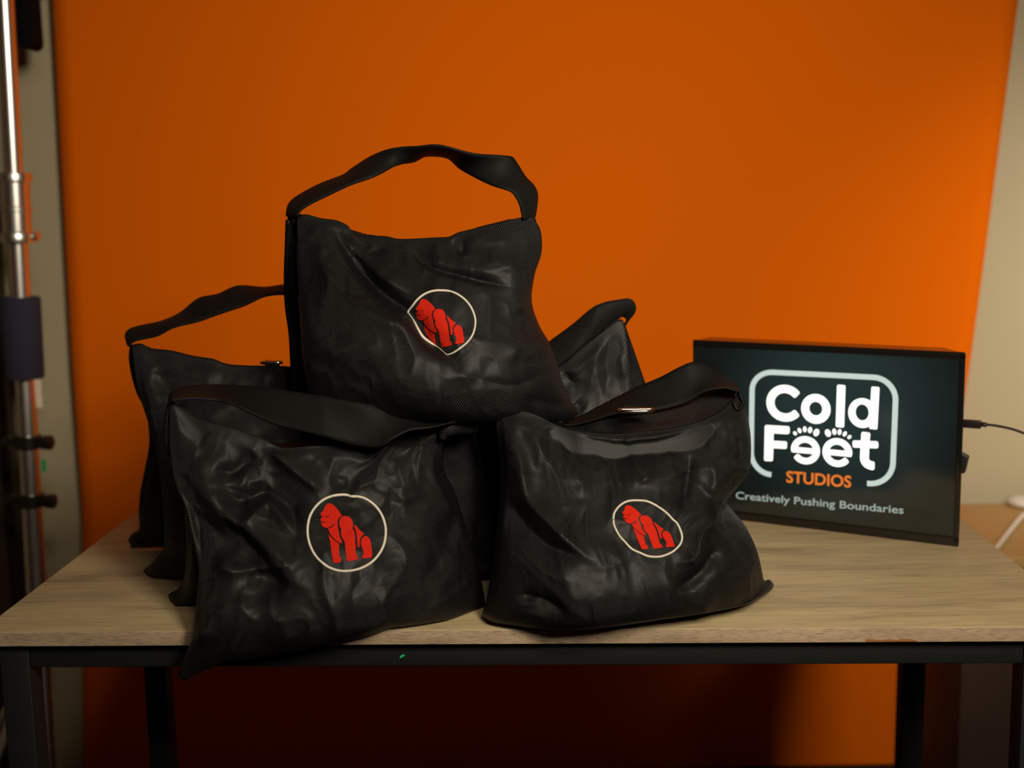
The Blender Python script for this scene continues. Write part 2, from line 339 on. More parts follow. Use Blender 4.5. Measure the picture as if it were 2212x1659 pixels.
def pouch(name, parent, bl, br, tr, tl, bottom, right, top, left, tf, tb_, nu=150, nv=120, seed=1,
          creases=(), rnd=26, crump=1.0, vpk=.30, N=None, bfun=None, uoff=0, capz=None):
    """a filled cloth pouch: seams traced as four curves, front and back bulge apart. Curves listed left->right / bottom->top,
    entries (px, py, Y) or 3D points"""
    cv = lambda q: P(*q) if isinstance(q, tuple) else np.asarray(q)
    c = [cv(q) for q in (bl, br, tr, tl)]
    B = catmull([c[0]]+[cv(q) for q in bottom]+[c[1]], nu); Tp = catmull([c[3]]+[cv(q) for q in top]+[c[2]], nu)
    L = catmull([c[0]]+[cv(q) for q in left]+[c[3]], nv); R = catmull([c[1]]+[cv(q) for q in right]+[c[2]], nv)
    G = coons(B, R, Tp, L)
    u = np.linspace(0, 1, nu)[:, None]*np.ones((1, nv)); v = np.ones((nu, 1))*np.linspace(0, 1, nv)[None]
    if N is None: N = -EY+EZ*.12
    N = np.asarray(N)/np.linalg.norm(N)
    eu = np.clip(4*u*(1-u), 0, 1)**.55
    k1 = vpk; a_ = .85; b_ = a_*(1-k1)/k1; fv = (v**a_)*((1-v)**b_); fv /= (k1**a_)*((1-k1)**b_)
    fv = np.clip(fv, 0, 1)**.75
    W = np.linalg.norm(np.diff(B, axis=0), axis=1).sum(); H = np.linalg.norm(np.diff(L, axis=0), axis=1).sum()
    a = u*W; b = v*H
    em = np.clip(np.minimum(np.minimum(u, 1-u)*W, np.minimum(v, 1-v)*H)/.02, 0, 1); em = em*em*(3-2*em)
    # random cloth creases + soft crumple
    rs = np.random.RandomState(seed); cr = np.zeros((nu, nv)); ab = np.stack([a.ravel(), b.ravel()], -1)
    for i in range(rnd):
        cx, cy = rs.rand()*W, H*(rs.rand()**.9); toc = np.array([W*(.1 if rs.rand() < .5 else .9), H])-np.array([cx, cy])
        ang = math.atan2(toc[1], toc[0])+rs.randn()*.5 if rs.rand() < .65 else rs.rand()*math.pi
        ln = .025+.06*rs.rand(); d = np.array([math.cos(ang), math.sin(ang)])*ln; bend = rs.randn()*.012
        pts = [np.array([cx, cy])-d, np.array([cx, cy])+np.array([-d[1], d[0]])/ln*bend, np.array([cx, cy])+d]
        amp = (.0012+.0022*rs.rand())*(1 if rs.rand() < .6 else -1)
        cr += (amp*seg_field(ab, pts, .006+.014*rs.rand(), .004+.008*rs.rand(), .35)).reshape(nu, nv)
    wx = a+.02*vnoise(a/.05, b/.05, seed+5); wy = b+.02*vnoise(a/.05+9, b/.05, seed+6)
    cru = .0050*(vnoise(wx/.075, wy/.06, seed+1)-.5)*2+.0020*(1-2*np.abs(vnoise(wx/.034+3, wy/.045, seed+2)-.5)*2)
    cru += .0007*(1-2*np.abs(vnoise(wx/.016, wy/.02+7, seed+3)-.5)*2)+.0003*(vnoise(wx/.007, wy/.009, seed+4)-.5)
    G0 = G.reshape(-1, 3)+N*(tf*eu*fv).reshape(-1)[:, None]
    px = project(G0)
    hc = np.zeros(len(px))
    for line, amp, wp, wn in creases:
        g = 1.25 if min(wp, wn) > 8 else 1.0
        hc += amp*1.3*(.5 if abs(amp) < .0065 else 1.0)*seg_field(px, line, wp*g, wn*g, cusp=.28)
    Hf = tf*eu*fv+em*(cr+crump*cru)+np.clip(em*1.4, 0, 1)*hc.reshape(nu, nv)
    Hf = np.maximum(Hf, .0006*em)
    tbm = tb_*(bfun(u) if bfun else 1.0)
    Hb = tbm*eu*fv+.5*em*(cru[::-1]*.7)
    Vf = G.reshape(-1, 3)+N*Hf.reshape(-1)[:, None]; Vb = G.reshape(-1, 3)-N*np.maximum(Hb, .0005*em).reshape(-1)[:, None]
    if capz is not None:
        for V_ in (Vf, Vb): V_[:, 2] = np.maximum(V_[:, 2], capz)
    gf = grid_faces(nu, nv)
    # share the seam vertices
    n = nu*nv; idx = np.arange(n).reshape(nu, nv); mp = np.arange(n)+n
    edge = np.zeros((nu, nv), bool); edge[0] = edge[-1] = True; edge[:, 0] = edge[:, -1] = True
    inner = ~edge.ravel(); mp[~inner] = np.arange(n)[~inner]; mp[inner] = n+np.arange(inner.sum())
    V = np.vstack([Vf, Vb[inner]]); fb = mp[grid_faces(nu, nv, True)]
    uvf = np.stack([a.ravel()+uoff, b.ravel()], -1); UV = np.vstack([uvf, uvf[inner]])
    o = mesh(name, V, np.vstack([gf, fb]), M['nylon'], parent, uv=UV)
    bv = BVHTree.FromPolygons([Vector(q) for q in Vf], gf.tolist())
    return dict(o=o, bvh=bv, B=B, R=R, T=Tp, L=L, W=W, H=H)
def sheet(name, parent, A, Bc, m, sag=.01, n2=18, th=.0015, seed=3):
    """cloth strip between two curves (front edge A, rear edge Bc)"""
    A = np.asarray(A); Bc = np.asarray(Bc); n = len(A); s = np.linspace(0, 1, n2)[None, :, None]
    G = A[:, None]*(1-s)+Bc[:, None]*s
    u = np.linspace(0, 1, n)[:, None]; v = np.linspace(0, 1, n2)[None]
    dz = -sag*4*v*(1-v)*np.sin(math.pi*u)+.006*(vnoise(u*9+seed, v*2.2, seed)-.5)*np.sin(math.pi*v)*2
    G = G+dz[..., None]*EZ
    V1 = G.reshape(-1, 3); V2 = V1-EZ*th; k = len(V1)
    W = np.linalg.norm(np.diff(A, axis=0), axis=1).sum(); D = np.linalg.norm(A[n//2]-Bc[n//2])
    uv = np.stack([(u*W+0*v).ravel(), (v*D+0*u).ravel()], -1)
    rim = []
    for i in range(n-1): rim += [(i*n2, k+i*n2, k+(i+1)*n2, (i+1)*n2), ((i+1)*n2-1, (i+2)*n2-1, k+(i+2)*n2-1, k+(i+1)*n2-1)]
    for j in range(n2-1): rim += [(j, j+1, k+j+1, k+j), ((n-1)*n2+j, k+(n-1)*n2+j, k+(n-1)*n2+j+1, (n-1)*n2+j+1)]
    return mesh(name, np.vstack([V1, V2]), [tuple(q) for q in grid_faces(n, n2)]+[tuple(q) for q in grid_faces(n, n2, True)+k]+rim, m, parent, uv=np.vstack([uv, uv]))
def ribbon(name, parent, upper, lower, Ys, width=.05, sgn=1, n=110, th=.0022, ns=9, arch=.0, m=None):
    """webbing band between two traced edges; the hidden part of its width runs away in depth"""
    U = catmull(np.array(upper, float), n); Lw = catmull(np.array(lower, float), n)
    tpar = np.linspace(0, 1, n)
    Y = np.interp(tpar, [q[0] for q in Ys], [q[1] for q in Ys])
    sg = np.interp(tpar, np.linspace(0, 1, len(sgn)), sgn) if hasattr(sgn, '__len__') else np.full(n, sgn)
    A = []; Bq = []
    for i in range(n):
        a = P(U[i, 0], U[i, 1], Y[i]); b = P(Lw[i, 0], Lw[i, 1], Y[i]); wa = np.linalg.norm(a-b)
        dd = math.sqrt(max(0, width**2-min(wa, width)**2))*sg[i]
        A.append(dd)
    A = np.array(A); k = np.ones(9)/9; A = np.convolve(np.pad(A, 4, mode='edge'), k, 'valid')
    a = np.array([P(U[i, 0], U[i, 1], Y[i]+A[i]/2) for i in range(n)]); b = np.array([P(Lw[i, 0], Lw[i, 1], Y[i]-A[i]/2) for i in range(n)])
    s = np.linspace(0, 1, ns)[None, :, None]; G = b[:, None]*(1-s)+a[:, None]*s
    tg = np.gradient(G, axis=0); cs = np.gradient(G, axis=1); nr = np.cross(tg, cs); nr /= np.linalg.norm(nr, axis=2)[..., None]+1e-9
    G = G+nr*arch*(4*s*(1-s))
    V1 = (G+nr*th/2).reshape(-1, 3); V2 = (G-nr*th/2).reshape(-1, 3); kk = len(V1)
    L_ = np.r_[0, np.cumsum(np.linalg.norm(np.diff(G[:, ns//2], axis=0), axis=1))]
    uv = np.stack([(L_[:, None]+0*s[..., 0]).ravel(), (s[..., 0]*width+0*L_[:, None]).ravel()], -1)
    rim = []
    for i in range(n-1): rim += [(i*ns, kk+i*ns, kk+(i+1)*ns, (i+1)*ns), ((i+1)*ns-1, (i+2)*ns-1, kk+(i+2)*ns-1, kk+(i+1)*ns-1)]
    for j in range(ns-1): rim += [(j, j+1, kk+j+1, kk+j), ((n-1)*ns+j, kk+(n-1)*ns+j, kk+(n-1)*ns+j+1, (n-1)*ns+j+1)]
    return mesh(name, np.vstack([V1, V2]), [tuple(q) for q in grid_faces(n, ns)]+[tuple(q) for q in grid_faces(n, ns, True)+kk]+rim, m or M['webbing'], parent, uv=np.vstack([uv, uv]))

# embroidery --------------------------------------------------------
GOR = [
 [(540,285),(590,300),(640,340),(690,395),(730,450),(775,525),(735,550),(700,590),(688,640),(700,740),(712,820),(725,900),(750,960),(778,1010),(768,1040),(720,1030),(650,980),(600,930),(550,860),(510,765),(570,748),(612,715),(626,690),(622,675),(605,680),(590,708),(545,736),(505,748),(470,755),(420,730),(390,690),(372,650),(440,648),(485,636),(435,632),(372,622),(368,590),(385,560),(420,543),(405,532),(380,520),(370,495),(378,465),(412,438),(432,405),(445,360),(480,310),(510,288)],
 [(520,865),(545,900),(600,960),(660,1010),(722,1050),(720,1150),(725,1300),(762,1295),(755,1350),(750,1395),(690,1405),(620,1410),(600,1340),(575,1180),(550,1010),(530,930)],
 [(850,525),(900,535),(945,575),(975,640),(980,710),(968,765),(1000,800),(1015,900),(1025,1050),(1035,1245),(1060,1255),(1075,1340),(1010,1355),(940,1368),(870,1375),(855,1290),(840,1150),(825,1010),(790,960),(755,880),(755,820),(765,785),(735,730),(722,650),(735,585),(770,545),(810,528)],
 [(1000,690),(1030,700),(1090,775),(1190,865),(1140,910),(1110,965),(1105,1050),(1100,1115),(1062,1110),(1060,1000),(1050,900),(1030,800),(1005,740)],
 [(1215,900),(1260,915),(1300,965),(1320,1030),(1330,1130),(1340,1240),(1330,1310),(1240,1318),(1155,1328),(1148,1270),(1175,1255),(1170,1170),(1145,1110),(1128,1040),(1132,985),(1160,930)]]
EYE = [(452,524),(490,532),(530,528),(548,518),(525,540),(490,546),(465,538)]
def cast(pc, x, y, lift):
    d = ray(x, y); dv = Vector(d).normalized()
    for dx, dy in ((0, 0), (.6, 0), (-.6, 0), (0, .6), (0, -.6)):
        dv = Vector(ray(x+dx, y+dy)).normalized()
        h, nr, i, ds = pc['bvh'].ray_cast(Vector(CAM), dv)
        if h is not None: break
    if nr.dot(dv) > 0: nr = -nr
    nr = (nr-dv*.6).normalized()
    return np.array(h)+np.array(nr)*lift
def inside(pt, poly):
    x, y = pt; r = False; n = len(poly)
    for i in range(n):
        x1, y1 = poly[i]; x2, y2 = poly[(i+1) % n]
        if (y1 > y) != (y2 > y) and x < (x2-x1)*(y-y1)/(y2-y1)+x1: r = not r
    return r
def patch(name, pc, polys, parent, m, lift=.0011, step=2.2, holes=()):
    parts = []; uvs = []
    for poly in polys:
        q = np.array(poly); pts = []
        for i in range(len(q)):                                # densify outline
            a, b = q[i], q[(i+1) % len(q)]; k = max(1, int(np.linalg.norm(b-a)/step))
            for j in range(k): pts.append(tuple(a+(b-a)*j/k))
        nO = len(pts); hs = [h for h in holes if inside(h[0], poly)]
        edges = [(i, (i+1) % nO) for i in range(nO)]; pts2 = list(pts)
        for h in hs:
            s0 = len(pts2); pts2 += [tuple(k) for k in h]; edges += [(s0+i, s0+(i+1) % len(h)) for i in range(len(h))]
        lo = q.min(0); hi = q.max(0); op = np.array(pts)
        for gx in np.arange(lo[0], hi[0], step):
            for gy in np.arange(lo[1], hi[1], step):
                if inside((gx, gy), poly) and np.min(np.hypot(op[:, 0]-gx, op[:, 1]-gy)) > step*.45: pts2.append((gx, gy))
        vo, eo, fo, *_ = delaunay_2d_cdt([Vector(k) for k in pts2], edges, [], 0, 1e-5)
        fs = []
        for f in fo:
            cxy = sum((vo[k] for k in f), Vector((0, 0)))/len(f)
            if inside(cxy, poly) and not any(inside(cxy, h) for h in hs): fs.append(list(f))
        vv = [tuple(k) for k in vo]; top = [cast(pc, x, y, lift) for x, y in vv]; bot = [cast(pc, x, y, -.0004) for x, y in vv]
        cnt = {}
        for f in fs:
            for i in range(len(f)):
                e = (f[i], f[(i+1) % len(f)]); cnt[e] = 1
        n = len(top); F2 = [tuple(f[::-1]) for f in fs]
        for (a, b) in cnt:
            if (b, a) not in cnt: F2.append((a, b, b+n, a+n))
        parts.append((np.array(top+bot), F2)); uvs += [(x/2000+.3*len(parts), y/2000) for x, y in vv]*2
    V, Fs = join(*parts)
    return mesh(name, V, Fs, m, parent, smooth=False, uv=uvs)
def ringpatch(name, pc, line, wd, parent, m, close=True, n=130, lift=.0016):
    q = list(line)+([line[0]] if close else []); c = catmull(np.array(q, float), n+1)[:-1] if close else catmull(np.array(q, float), n)
    n = len(c); wv = np.interp(np.linspace(0, 1, n), np.linspace(0, 1, len(wd)), wd) if hasattr(wd, '__len__') else np.full(n, wd)
    t = (np.roll(c, -1, 0)-np.roll(c, 1, 0)) if close else np.gradient(c, axis=0); t /= np.linalg.norm(t, axis=1)[:, None]
    nn = np.stack([-t[:, 1], t[:, 0]], -1); V = []; uv = []; prof = [(-.5, -.0004), (-.46, .5), (-.2, .95), (.2, .95), (.46, .5), (.5, -.0004)]
    for i in range(n):
        for s, h in prof:
            x, y = c[i]+nn[i]*s*wv[i]; V.append(cast(pc, x, y, h*lift if h > 0 else h)); uv.append((i*.0021, s*.0022))
    k = len(prof); r = n if close else n-1
    Fs = [(i*k+j, ((i+1) % n)*k+j, ((i+1) % n)*k+j+1, i*k+j+1) for i in range(r) for j in range(k-1)]
    return mesh(name, np.array(V), Fs, m, parent, uv=uv)
def affine(src, dst):
    A = np.array([[x, y, 1] for x, y in src]); return np.linalg.solve(A, np.array(dst)).T
def xf(Mx, pts): return [tuple(Mx@np.array([x, y, 1])) for x, y in pts]
def dring(root, c, rx, ry, ax=None, lbl=None):
    """D-ring lying on top of the bag, with its webbing keeper"""
    ax = EX if ax is None else ax; bx = np.cross(EZ, ax); nrm = EZ
    pts = [c-ax*rx-bx*0, c-ax*rx*.96-bx*ry*.45, c-ax*rx*.72-bx*ry*.85, c-ax*rx*.3-bx*ry, c+ax*rx*.3-bx*ry, c+ax*rx*.72-bx*ry*.85, c+ax*rx*.96-bx*ry*.45, c+ax*rx, c+ax*rx*.8+bx*.001, c-ax*rx*.8+bx*.001, c-ax*rx]
    v, f = tube(pts, .0021, 12, 60); mesh('d_ring', v, f, M['steel'], root)['label'] = 'silver metal d-ring'
G_ = 'sandbags piled on the table'
def sandbag(loc, label): return thing('sandbag', loc, label, 'sandbag', G_)
TT = lambda x, y, z: T(x, y, z)

# ---- bag A: front left, hanging over the table edge
def bag_front_left():
    r = sandbag(P(700, 1366, .03), 'black nylon sandbag at the front left, one corner hanging over the table edge')
    cr = [([(380,1065),(450,1150),(540,1235),(600,1320)], -.016, 42, 34), ([(415,1020),(480,1105),(580,1180),(660,1260)], .008, 26, 22), ([(570,948),(627,1005),(680,1046),(717,1066)], .008, 16, 26), ([(852,964),(811,1017),(758,1068)], .006, 20, 26),
          ([(640,975),(700,1010),(757,1070)], -.004, 18, 18),
          ([(463,1005),(500,1022),(553,976)], -.009, 14, 20), ([(430,980),(440,1030),(480,1100)], .006, 14, 22),
          ([(483,1040),(510,1085),(570,1070),(615,1095),(651,1148)], -.011, 16, 20),
          ([(504,1148),(545,1115),(582,1087),(627,1140),(643,1165)], .007, 14, 18),
          ([(451,1128),(516,1161),(570,1230),(602,1284),(630,1312)], -.012, 30, 26), ([(486,1128),(560,1180),(610,1240),(700,1290)], .006, 20, 20),
          ([(455,1200),(500,1235),(560,1232),(600,1240)], .008, 16, 20), ([(520,1285),(530,1320),(560,1350)], .006, 12, 14),
          ([(420,1400),(470,1330),(500,1300)], .006, 16, 16),
          ([(850,985),(872,1040),(864,1095)], .006, 14, 30), ([(950,955),(954,1030),(985,1070),(1003,1130)], .010, 26, 12),
          ([(975,1080),(965,1180),(900,1290)], -.007, 30, 24), ([(1030,1240),(975,1290),(900,1330)], .005, 14, 14),
          ([(760,1250),(850,1300),(900,1290)], .003, 40, 40)]
    f = pouch('front_pouch', r, (385,1462,-.034), (1049,1308,'t'), (1000,914,.085), (367,864,.035),
        [(401,1470,-.034),(418,1459,-.032),(455,1443,-.03),(483,1429,-.028),(520,1427,-.026),(561,1419,-.022),(627,1407,-.018),(709,1392,-.012),(791,1374,-.005),(844,1357,.004),(873,1353,.008),(930,1345,.018),(979,1335,.033)],
        [(1040,1251,.09),(1028,1210,.092),(1016,1169,.094),(996,1103,.095),(979,1054,.095),(961,1020,.09),(957,985,.09),(962,950,.088)],
        [(414,896,.036),(463,913,.036),(516,927,.037),(570,948,.038),(606,966,.04),(660,964,.042),(701,962,.045),(750,966,.048),(791,980,.05),(832,964,.055),(873,943,.06),(914,935,.067),(951,925,.075)],
        [(389,1439,-.032),(401,1415,-.03),(416,1370,-.027),(421,1329,-.02),(428,1271,-.01),(430,1220,-.004),(415,1150,.005),(402,1095,.012),(381,1050,.02),(370,1000,.025),(365,930,.03)],
        .058, .03, 190, 150, 11, cr, rnd=18, crump=.9, bfun=lambda u: np.clip((u-.35)*2.2, .08, 1))
    rear = pouch('rear_pouch', r, (363,1284,.115), T(.575,.175,.002), T(.54,.14,.215), (372,868,.055),
        [(375,1302,'t'),(412,1306,'t'),T(.35,.13,.002)], [], [T(.25,.075,.205),T(.35,.09,.19),T(.45,.11,.20)], [(392,1262,.112),(402,1200,.10),(398,1100,.085),(380,980,.07)],
        .02, .035, 80, 64, 21, rnd=14)
    sheet('top_panel', r, f['T'][8:-4:3], catmull(rear['T'], len(f['T'][8:-4:3])), M['nylon'], .006)
    s = ribbon('strap', r,
        [(364,866),(366,855),(378,843),(402,836),(440,832),(504,833),(570,837),(627,845),(692,855),(766,868),(832,880),(885,888),(930,898),(979,904),(1034,895)],
        [(368,866),(384,863),(402,862),(422,861),(475,866),(512,878),(553,898),(602,919),(651,931),(709,945),(766,962),(820,966),(850,948),(885,930),(934,923),(983,911),(1034,900)],
        [(0,.045),(.15,.06),(.5,.035),(.7,.035),(.85,.06),(1,.10)], .05, 1, arch=-.002)
    v, ff = join(tube([P(367,866,.036),P(360,900,.036),P(358,950,.036),P(366,985,.036)], [.0018,.0030,.0028,.0014], 10, 20, flat=.5)); mesh('side_binding', v, ff, M['webbing'], r, uv=np.zeros((len(v),2)))
    # folded ear at the right-hand end, where the strap is stitched in
    v, ff = tube([P(955,948,.070),P(962,932,.068),P(985,922,.074),P(1012,921,.084),P(1030,926,.094)], [.004,.008,.009,.009,.005], 16, 30, flat=.6)
    mesh('stitched_ear', v, ff, M['nylon'], r, uv=[(i//16*.003, i % 16*.002) for i in range(len(v))])
    o = (650, 1055); k = 8.73; Z = lambda L: [(o[0]+x/k, o[1]+y/k) for x, y in L]
    patch('gorilla_emblem', f, [Z(g) for g in GOR], r, M['thread_red'], holes=[Z(EYE)])['label'] = 'red embroidered gorilla'
    ring = [(950,152),(1010,152),(1080,155),(1180,180),(1300,245),(1420,350),(1510,475),(1570,620),(1598,760),(1595,900),(1570,1040),(1510,1180),(1410,1320),(1280,1430),(1120,1510),(960,1550),(820,1560),(680,1545),(530,1490),(400,1400),(290,1290),(205,1150),(150,1000),(125,850),(130,700),(165,540),(230,410),(330,290),(450,200),(590,145),(730,122),(850,122),(910,138)]
    ringpatch('emblem_ring', f, Z(ring), 5.6, r, M['thread_white'])['label'] = 'cream embroidered ring'
bag_front_left()

# ---- bag B: front right
def bag_front_right():
    r = sandbag(P(1350, 1330, 't'), 'black nylon sandbag at the front right, its d-ring lying on the folded top')
    cr = [([(1075,900),(1100,950),(1123,990),(1138,1070),(1179,1119),(1232,1171),(1277,1208),(1314,1238)], .011, 22, 18),
          ([(1093,1060),(1130,1130),(1180,1180),(1262,1210)], -.010, 20, 26), ([(1105,1150),(1170,1230),(1250,1260)], .006, 14, 20),
          ([(1150,915),(1230,948),(1299,966),(1336,975),(1430,966),(1515,945),(1575,900)], -.013, 18, 12),
          ([(1200,922),(1254,938),(1336,945),(1430,938),(1520,914)], .008, 9, 12),
          ([(1329,984),(1336,1040),(1348,1078)], -.005, 10, 16), ([(1262,984),(1243,1020),(1258,1045),(1250,1080)], .006, 12, 18),
          ([(1170,935),(1190,955),(1185,1000)], -.006, 14, 12), ([(1150,920),(1165,970),(1160,1020)], .005, 12, 14),
          ([(1493,975),(1488,1040),(1471,1110)], -.009, 16, 12), ([(1440,960),(1450,1000),(1470,1040)], .005, 12, 12), ([(1395,965),(1400,1010),(1385,1050)], .004, 10, 12),
          ([(1572,1078),(1546,1115),(1516,1152),(1504,1201),(1448,1223)], .010, 16, 16), ([(1617,1018),(1585,1050),(1561,1090),(1572,1125)], -.011, 13, 16),
          ([(1530,990),(1545,1030),(1530,1080)], .006, 12, 16), ([(1448,1279),(1490,1260),(1523,1227),(1553,1171)], -.010, 20, 16),
          ([(1590,940),(1600,970),(1590,1010)], -.006, 10, 10), ([(1112,1283),(1180,1300),(1230,1335)], -.007, 12, 12), ([(1070,1310),(1120,1320),(1200,1340)], .005, 10, 10),
          ([(1290,1150),(1310,1190),(1370,1215)], .004, 20, 20), ([(1590,1120),(1600,1180),(1630,1240)], -.005, 18, 18)]
    f = pouch('front_pouch', r, (1039,1332,'t'), (1672,1262,'t'), (1594,848,.125), (1069,876,.068),
        [(1062,1344,'t'),(1112,1351,'t'),(1179,1357,'t'),(1224,1359,'t'),(1299,1352,'t'),(1374,1341,'t'),(1486,1325,'t'),(1561,1313,'t'),(1620,1300,'t'),(1650,1284,'t'),(1668,1272,'t')],
        [(1662,1252,.13),(1649,1250,.127),(1635,1190,.12),(1613,1141,.115),(1587,1108,.11),(1569,1085,.11),(1573,1066,.11),(1594,1044,.11),(1615,1018,.11),(1622,990,.11),(1622,947,.11),(1617,909,.115),(1609,870,.12)],
        [(1093,880,.066),(1123,885,.062),(1161,896,.06),(1194,913,.06),(1224,925,.062),(1254,931,.066),(1299,935,.068),(1336,936,.07),(1374,932,.072),(1448,924,.078),(1501,912,.086),(1548,892,.1),(1580,866,.115)],
        [(1044,1318,.03),(1052,1290,.033),(1062,1230,.04),(1072,1150,.05),(1078,1080,.055),(1080,1010,.06),(1072,940,.065)],
        .062, .04, 190, 150, 12, cr, rnd=14, crump=.9)
    rear = pouch('rear_pouch', r, T(.59,.19,.002), T(.835,.235,.002), (1590,846,.14), (1074,876,.10),
        [], [], [(1150,893,.12),(1224,914,.125),(1291,899,.125),(1345,887,.125),(1392,879,.125),(1440,868,.13),(1497,850,.135),(1555,834,.14)], [], .02, .035, 80, 64, 22, rnd=14)
    sheet('top_panel', r, f['T'][4:-4:3], catmull(rear['T'], len(f['T'][4:-4:3])), M['nylon'], .004, seed=8)
    ribbon('strap', r,
        [(1596,842),(1585,832),(1561,809),(1538,790),(1516,782),(1493,783),(1467,794),(1426,816),(1374,838),(1336,857),(1291,880),(1258,898),(1215,912)],
        [(1597,846),(1580,841),(1561,838),(1523,846),(1497,862),(1475,873),(1430,884),(1392,888),(1336,893),(1291,905),(1239,918),(1215,917)],
        [(0,.128),(.3,.12),(.6,.125),(1,.14)], .05, 1, arch=.003)
    # keeper loop that holds the d-ring
    a = P(1345, 881, .10); 
    c = P(1374, 887, .076)
    dring(r, c+EZ*.001, .0190, .011)
    ribbon('d_ring_keeper', r, [(1345,875),(1370,876),(1395,877)], [(1347,887),(1372,888),(1394,887)], [(0,.082),(1,.082)], .02, .3, n=24, th=.003)
    v, ff = tube([P(1598,850,.12),P(1605,872,.113),P(1592,884,.106),P(1585,868,.11)], .0022, 10, 24); mesh('seam_binding', v, ff, M['webbing'], r, uv=np.zeros((len(v), 2)))
    v, ff = tube([P(1066,884,.066),P(1056,892,.064),P(1046,893,.064),P(1042,885,.066),P(1048,878,.068),P(1058,880,.07)], .0016, 10, 40); mesh('pull_cord', v, ff, M['cord'], r)
    o = (1310, 1065); k = 11.06; Z = lambda L: [(o[0]+x/k, o[1]+y/k) for x, y in L]
    Mx = affine([(540,285),(620,1410),(1330,1310)], Z([(520,298),(848,1350),(1618,1292)]))
    patch('gorilla_emblem', f, [xf(Mx, g) for g in GOR], r, M['thread_red'], holes=[xf(Mx, EYE)])['label'] = 'red embroidered gorilla'
    ring = [(165,620),(180,500),(240,390),(340,285),(470,210),(620,180),(760,180),(920,190),(1050,230),(1200,310),(1350,410),(1480,520),(1580,630),(1680,720),(1750,850),(1795,980),(1805,1100),(1770,1210),(1700,1300),(1600,1390),(1450,1470),(1280,1520),(1100,1525),(960,1500),(800,1430),(660,1370),(560,1300),(450,1180),(330,1050),(240,900),(180,760)]
    ringpatch('emblem_ring', f, Z(ring), 4.7, r, M['thread_white'])['label'] = 'cream embroidered ring'
bag_front_right()

